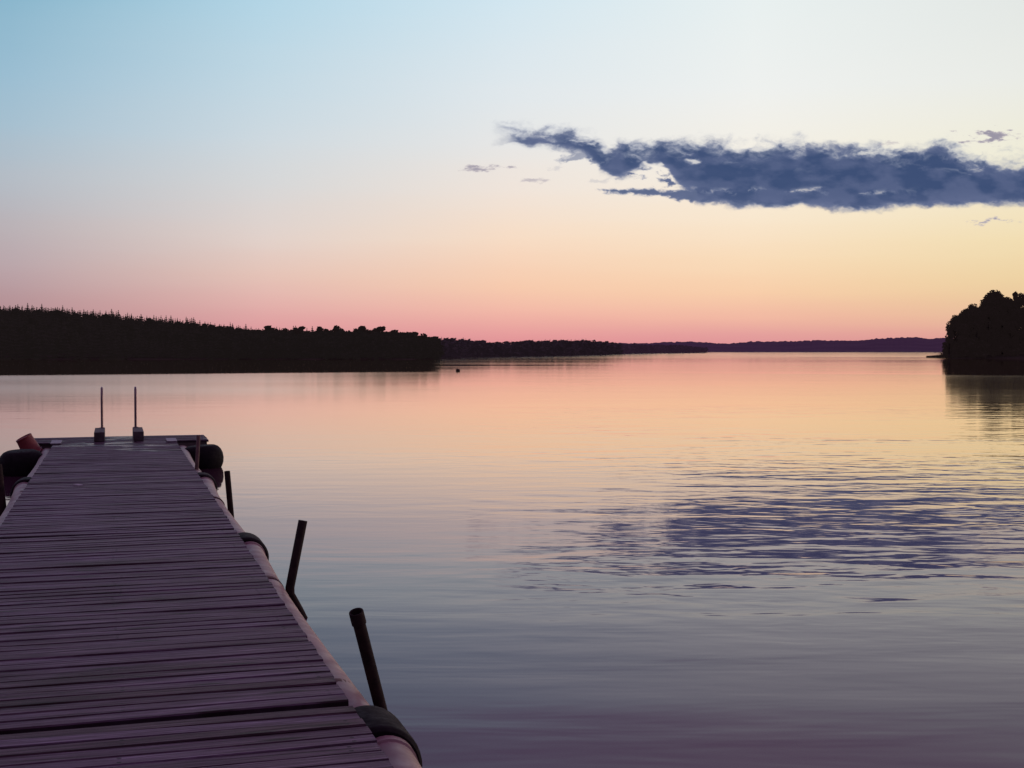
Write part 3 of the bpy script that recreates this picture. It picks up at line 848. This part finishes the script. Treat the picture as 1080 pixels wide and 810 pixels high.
# pale pipes along both edges with black collars at the joints
PA, PZ, PR = HALF + .080, DECK - .205, .125
def dome(z0, r, n=6): return [(r * math.cos(math.pi / 2 * k / n), z0 * math.sin(math.pi / 2 * k / n)) for k in range(n + 1)]
for i in range(4):
    for s in (-1, 1):
        t0, t1 = joints[i] + .04, joints[i + 1] - (.25 if i < 3 else .12)
        pts, rad = [], []
        for k, (f, rr) in enumerate([(0, .25), (.004, .7), (.010, .92), (.02, 1), (.15, 1), (.3, 1), (.45, 1), (.6, 1), (.75, 1), (.9, 1), (.98, 1), (.981, 1.07), (.99, 1.07), (.991, .98), (.997, .9), (1, .3)]):
            y = t0 + (t1 - t0) * f
            off = -.012 + .035 * max(0, f - .55) ** 1.5 / .3 - .012 * math.sin(math.pi * f)
            pts.append(Vector((s * (PA + off), y, PZ - .02 * math.sin(math.pi * f)))); rad.append(PR * rr)
        bm = bmesh.new(); add_tube(bm, pts, rad, 28)
        p = obj_from_bm("edge_pipe", bm, m_pipe, dock, True, 50)
for i in (1, 2, 3):
    for s in (-1, 1):
        bm = bmesh.new()
        M = Matrix.Translation(Vector((s * (PA + .004), joints[i] + .11, PZ - .026))) @ Matrix.Rotation(R(-90), 4, 'X')
        add_lathe(bm, [(.10, -.40), (.172, -.405), (.186, -.39), (.19, -.36), (.19, -.05), (.186, -.02), (.174, -.005), (.10, -.01)], 40, M)
        bmesh.ops.recalc_face_normals(bm, faces=bm.faces)
        obj_from_bm("collar", bm, m_rubber, dock, True, 50)
# darker brown bands flush around the pipes beside the posts
posts_t = [(1, 6.55), (1, 9.72), (1, 15.2), (-1, 16.5), (1, 18.7)]
for s, t in posts_t:
    bm = bmesh.new()
    M = Matrix.Translation(Vector((s * (PA - .02), t, PZ - .012))) @ Matrix.Rotation(R(-90), 4, 'X')
    add_lathe(bm, [(PR - .01, -.045), (PR + .003, -.045), (PR + .005, -.03), (PR + .005, .03), (PR + .003, .045), (PR - .01, .045)], 36, M)
    bmesh.ops.recalc_face_normals(bm, faces=bm.faces)
    obj_from_bm("pipe_band", bm, m_band, dock, True, 40)

# ------------------------------------------------------------------ mooring posts (steel pipes)
def post(name, pts, r, mat, label, open_top=True, socket=False):
    pts = [Vector(p) for p in pts]
    base = Vector((pts[0].x, pts[0].y, 0))
    q = [p - base for p in pts]
    bm = bmesh.new()
    d = (q[-1] - q[-2]).normalized()
    P, RR = list(q[:-1]), [r] * (len(q) - 1)
    top = q[-1]
    if socket:
        P += [top - d * .075, top - d * .07, top - d * .004]; RR += [r, r * 1.17, r * 1.17]
        rt = r * 1.17
    else:
        P += [top - d * .004]; RR += [r]; rt = r
    if open_top:
        P += [top, top - d * .003, top - d * .16, top - d * .161]; RR += [rt * .96, rt * .76, rt * .74, rt * .01]
    else:
        P += [top]; RR += [rt * .9]
    # straight chains of rings keep their direction by sampling the true axis
    seg = 24; rings = []
    x = Vector((1, 0, 0)); 
    for i, (p, rr) in enumerate(zip(P, RR)):
        if i < len(q) - 1:
            dd = (q[i + 1] - q[i]).normalized() if i == 0 else ((q[i + 1] - q[i]).normalized() + (q[i] - q[i - 1]).normalized()).normalized()
        else: dd = d
        ax = (x - dd * x.dot(dd)).normalized(); ay = dd.cross(ax)
        rings.append([bm.verts.new(p + (ax * math.cos(6.28318 * k / seg) + ay * math.sin(6.28318 * k / seg)) * rr) for k in range(seg)])
    for a, b_ in zip(rings, rings[1:]):
        for k in range(seg): bm.faces.new((a[k], a[(k + 1) % seg], b_[(k + 1) % seg], b_[k]))
    bm.faces.new(rings[-1])
    o = obj_from_bm(name, bm, mat, None, True, 40)
    o.location = base
    tag(o, label, "post")
    return o
def down(p, q, z=-1.2):
    """carry the line q->p on down to height z"""
    d = (p - q); k = (z - p.z) / d.z
    return p + d * k
# nearest, open-topped
pa = at(398, 733, 6.62); pt = at(375.5, 645, 6.45)
post("mooring_post", [down(pa, pt), pa, pt], .032, m_rust, "nearest dark pipe post with an open flared top, tilted toward the dock", True, True)
pt = at(319.5, 549, 9.72); pk = at(305.5, 624, 9.62); pb = at(315, 643, 9.68)
post("mooring_post", [down(pb, pk), pb + Vector((0, 0, -.0)), pk + Vector((.004, 0, -.02)), pk + Vector((.002, 0, .03)), pt], .034, m_rust, "dark pipe post bent at its foot, second nearest on the dock's right side")
pt = at(239.5, 497, 15.0); pb = at(243.5, 541, 15.05)
post("mooring_post", [down(pb, pt), pb, pt], .034, m_rust, "short upright dark post, third along the dock's right side")
pt = at(209.5, 459, 18.35); pb = at(207.3, 497, 18.3)
post("mooring_post", [down(pb, pt), pb, pt], .027, m_rust2, "thin reddish-brown post in front of the black float at the dock's right far corner")
pt = at(-2.5, 490, 15.5); pb = at(4, 550, 15.5)
post("mooring_post", [down(pb, pt), pb, pt], .048, m_rust, "dark post on the dock's left side, cut by the left edge of the picture")

# ------------------------------------------------------------------ black corner floats under the head
def tyre(loc, r, w, label, tilt=(0, 0), group=None):
    bm = bmesh.new()
    prof = []
    for k in range(18):
        a = 2 * math.pi * k / 18
        ca, sa = math.cos(a), math.sin(a)
        rr = r - .17 + .17 * (abs(ca) ** .95 * (1 if ca > 0 else -1)); zz = w / 2 * (abs(sa) ** .95 * (1 if sa > 0 else -1))
        prof.append((rr, zz))
    prof.append(prof[0])
    prof = [(.02, -w * .46)] + [q for q in sorted([q for q in prof[:-1] if q[0] > r - .175], key=lambda q: math.atan2(q[1], q[0] - r + .17))] + [(.02, w * .46)]
    add_lathe(bm, prof, 44)
    bmesh.ops.remove_doubles(bm, verts=bm.verts, dist=1e-5)
    # tread grooves: pull alternate outer strips in a little
    for v in bm.verts:
        rad = math.hypot(v.co.x, v.co.y); a = math.atan2(v.co.y, v.co.x)
        if rad > r - .03 and int(round(a / (2 * math.pi) * 44)) % 2 == 0:
            v.co.x *= .985; v.co.y *= .985
    bmesh.ops.recalc_face_normals(bm, faces=bm.faces)
    o = obj_from_bm("corner_float", bm, m_rubber, None, True, 60)
    o.location = loc; o.rotation_euler = (tilt[0], tilt[1], random.uniform(0, 6))
    tag(o, label, "float")
    return o
tyre(dock_pt(1.42, 22.80, .15), .36, .46, "black rounded float in the water under the dock head's right corner", (R(3), R(2)))
tyre(dock_pt(-1.46, 22.35, .16), .36, .46, "black rounded float in the water under the red bucket at the dock's left", (R(2), R(-3)))

# ------------------------------------------------------------------ red bucket, upturned and tilted
def bucket():
    root = empty("bucket", at(35.2, 479.0, 21.95))
    tag(root, "red plastic bucket turned upside down and tilted on the left black float", "bucket")
    L, r0, r1 = .30, .143, .118
    bm = bmesh.new()
    rings = add_lathe(bm, [(r0 - .012, .02), (r0 - .006, 0.0), (r0 + .008, 0.0), (r0 + .010, .02), (r0, .026), (r0 - .004, .05), (r1 + .003, L - .03), (r1 + .006, L - .025), (r1 + .006, L - .004), (r1, L), (r1 - .012, L + .001), (r1 - .014, L - .012)], 40)
    bm.faces.new(rings[-1])
    o1 = obj_from_bm("body", bm, m_bucket, root, True, 35)
    bm = bmesh.new()
    pts = [Vector((.150 * math.cos(a), .02 - .16 * math.sin(a) * .35 - .15 * abs(math.sin(a)), .045 - .06 * math.sin(a))) for a in np.linspace(0, math.pi, 15)]
    add_tube(bm, pts, [.004] * 15, 8)
    obj_from_bm("handle", bm, m_plate, root, True)
    root.rotation_euler = (R(8), R(-27), R(10))
    root.scale = (1.12, 1.12, 1.12)
bucket()

# ------------------------------------------------------------------ swimming ladder
lad = empty("swim_ladder", dock_pt(.06, HEAD1 - .1), THETA)
tag(lad, "metal swimming ladder with two tall rails on timber blocks at the dock's far end", "ladder")
LA = (-.335, .325)
for a in LA:
    bm = bmesh.new(); add_box(bm, (a, -.66, .003 + .082), (.175, 1.38, .162), bevel=.008)
    obj_from_bm("block", bm, m_block, lad)
    bm = bmesh.new()
    ra = a + (.035 if a < 0 else -.03)
    pts = [Vector((ra, -.06, .16)), Vector((ra, -.06, .45)), Vector((ra, -.06, .74))]
    for k in range(1, 10):
        th = math.pi * k / 9
        pts.append(Vector((ra, -.06 + .16 * (1 - math.cos(th)), .74 + .16 * math.sin(th))))
    pts += [Vector((ra, .26, .3)), Vector((ra, .26, -.2)), Vector((ra, .26, -1.3))]
    add_tube(bm, pts, [.021] * len(pts), 14)
    obj_from_bm("rail", bm, m_steel, lad, True, 50)
    bm = bmesh.new(); add_box(bm, (ra, -.06, .172), (.09, .09, .010), bevel=.002)
    obj_from_bm("flange", bm, m_steel, lad)
for k in range(4):
    bm = bmesh.new(); add_box(bm, ((LA[0] + LA[1]) / 2, .26, -.25 - .28 * k), (LA[1] - LA[0] - .03, .09, .03), bevel=.004)
    obj_from_bm("step", bm, m_steel, lad)

# pale scrap lying on the planks
sc_p = at(82, 512.5, 15.0)
bm = bmesh.new()
vs = [bm.verts.new(v) for v in ((-.07, -.10, 0), (-.01, -.16, .006), (.06, -.09, .004), (.075, .05, .008), (.02, .15, .004), (-.05, .09, .010))]
f = bm.faces.new(vs); ex = bmesh.ops.extrude_face_region(bm, geom=[f]); bmesh.ops.translate(bm, vec=(0, 0, .004), verts=[v for v in ex["geom"] if isinstance(v, bmesh.types.BMVert)])
bmesh.ops.recalc_face_normals(bm, faces=bm.faces)
o = obj_from_bm("scrap", bm, m_paper)
tq = EYE - DECK
dirv = at(82, 512.5, 1.0) - Vector((0, 0, EYE)); k = -tq / dirv.z
o.location = Vector((0, 0, EYE)) + dirv * k + Vector((0, 0, .008)); o.rotation_euler = (0, 0, THETA + R(50))
o.scale = (.5, .5, 1)
tag(o, "small pale scrap lying on the planks two thirds along the dock", "scrap")

# small buoy far out
bp_ = at(483, 391, EYE * F / (391.5 - HORIZON))
buoy = empty("buoy", (bp_.x, bp_.y, 0))
tag(buoy, "small dark buoy floating far out on the water", "buoy")
bm = bmesh.new()
add_lathe(bm, [(.01, -.12), (.17, -.10), (.20, 0), (.20, .12), (.17, .17), (.06, .20), (.01, .20)], 24)
bmesh.ops.recalc_face_normals(bm, faces=bm.faces)
obj_from_bm("body", bm, m_rust, buoy, True, 50)
bm = bmesh.new(); add_tube(bm, [Vector((-.06, 0, .19)), Vector((-.07, 0, .30))], [.035, .03], 12)
obj_from_bm("mast", bm, m_rust, buoy, True, 50)

# ------------------------------------------------------------------ output
scene.render.engine = 'CYCLES'
scene.view_settings.view_transform = 'Standard'
scene.view_settings.look = 'None'
scene.view_settings.exposure = 0
scene.view_settings.gamma = 1
scene.render.resolution_x = 1024
scene.render.resolution_y = 768
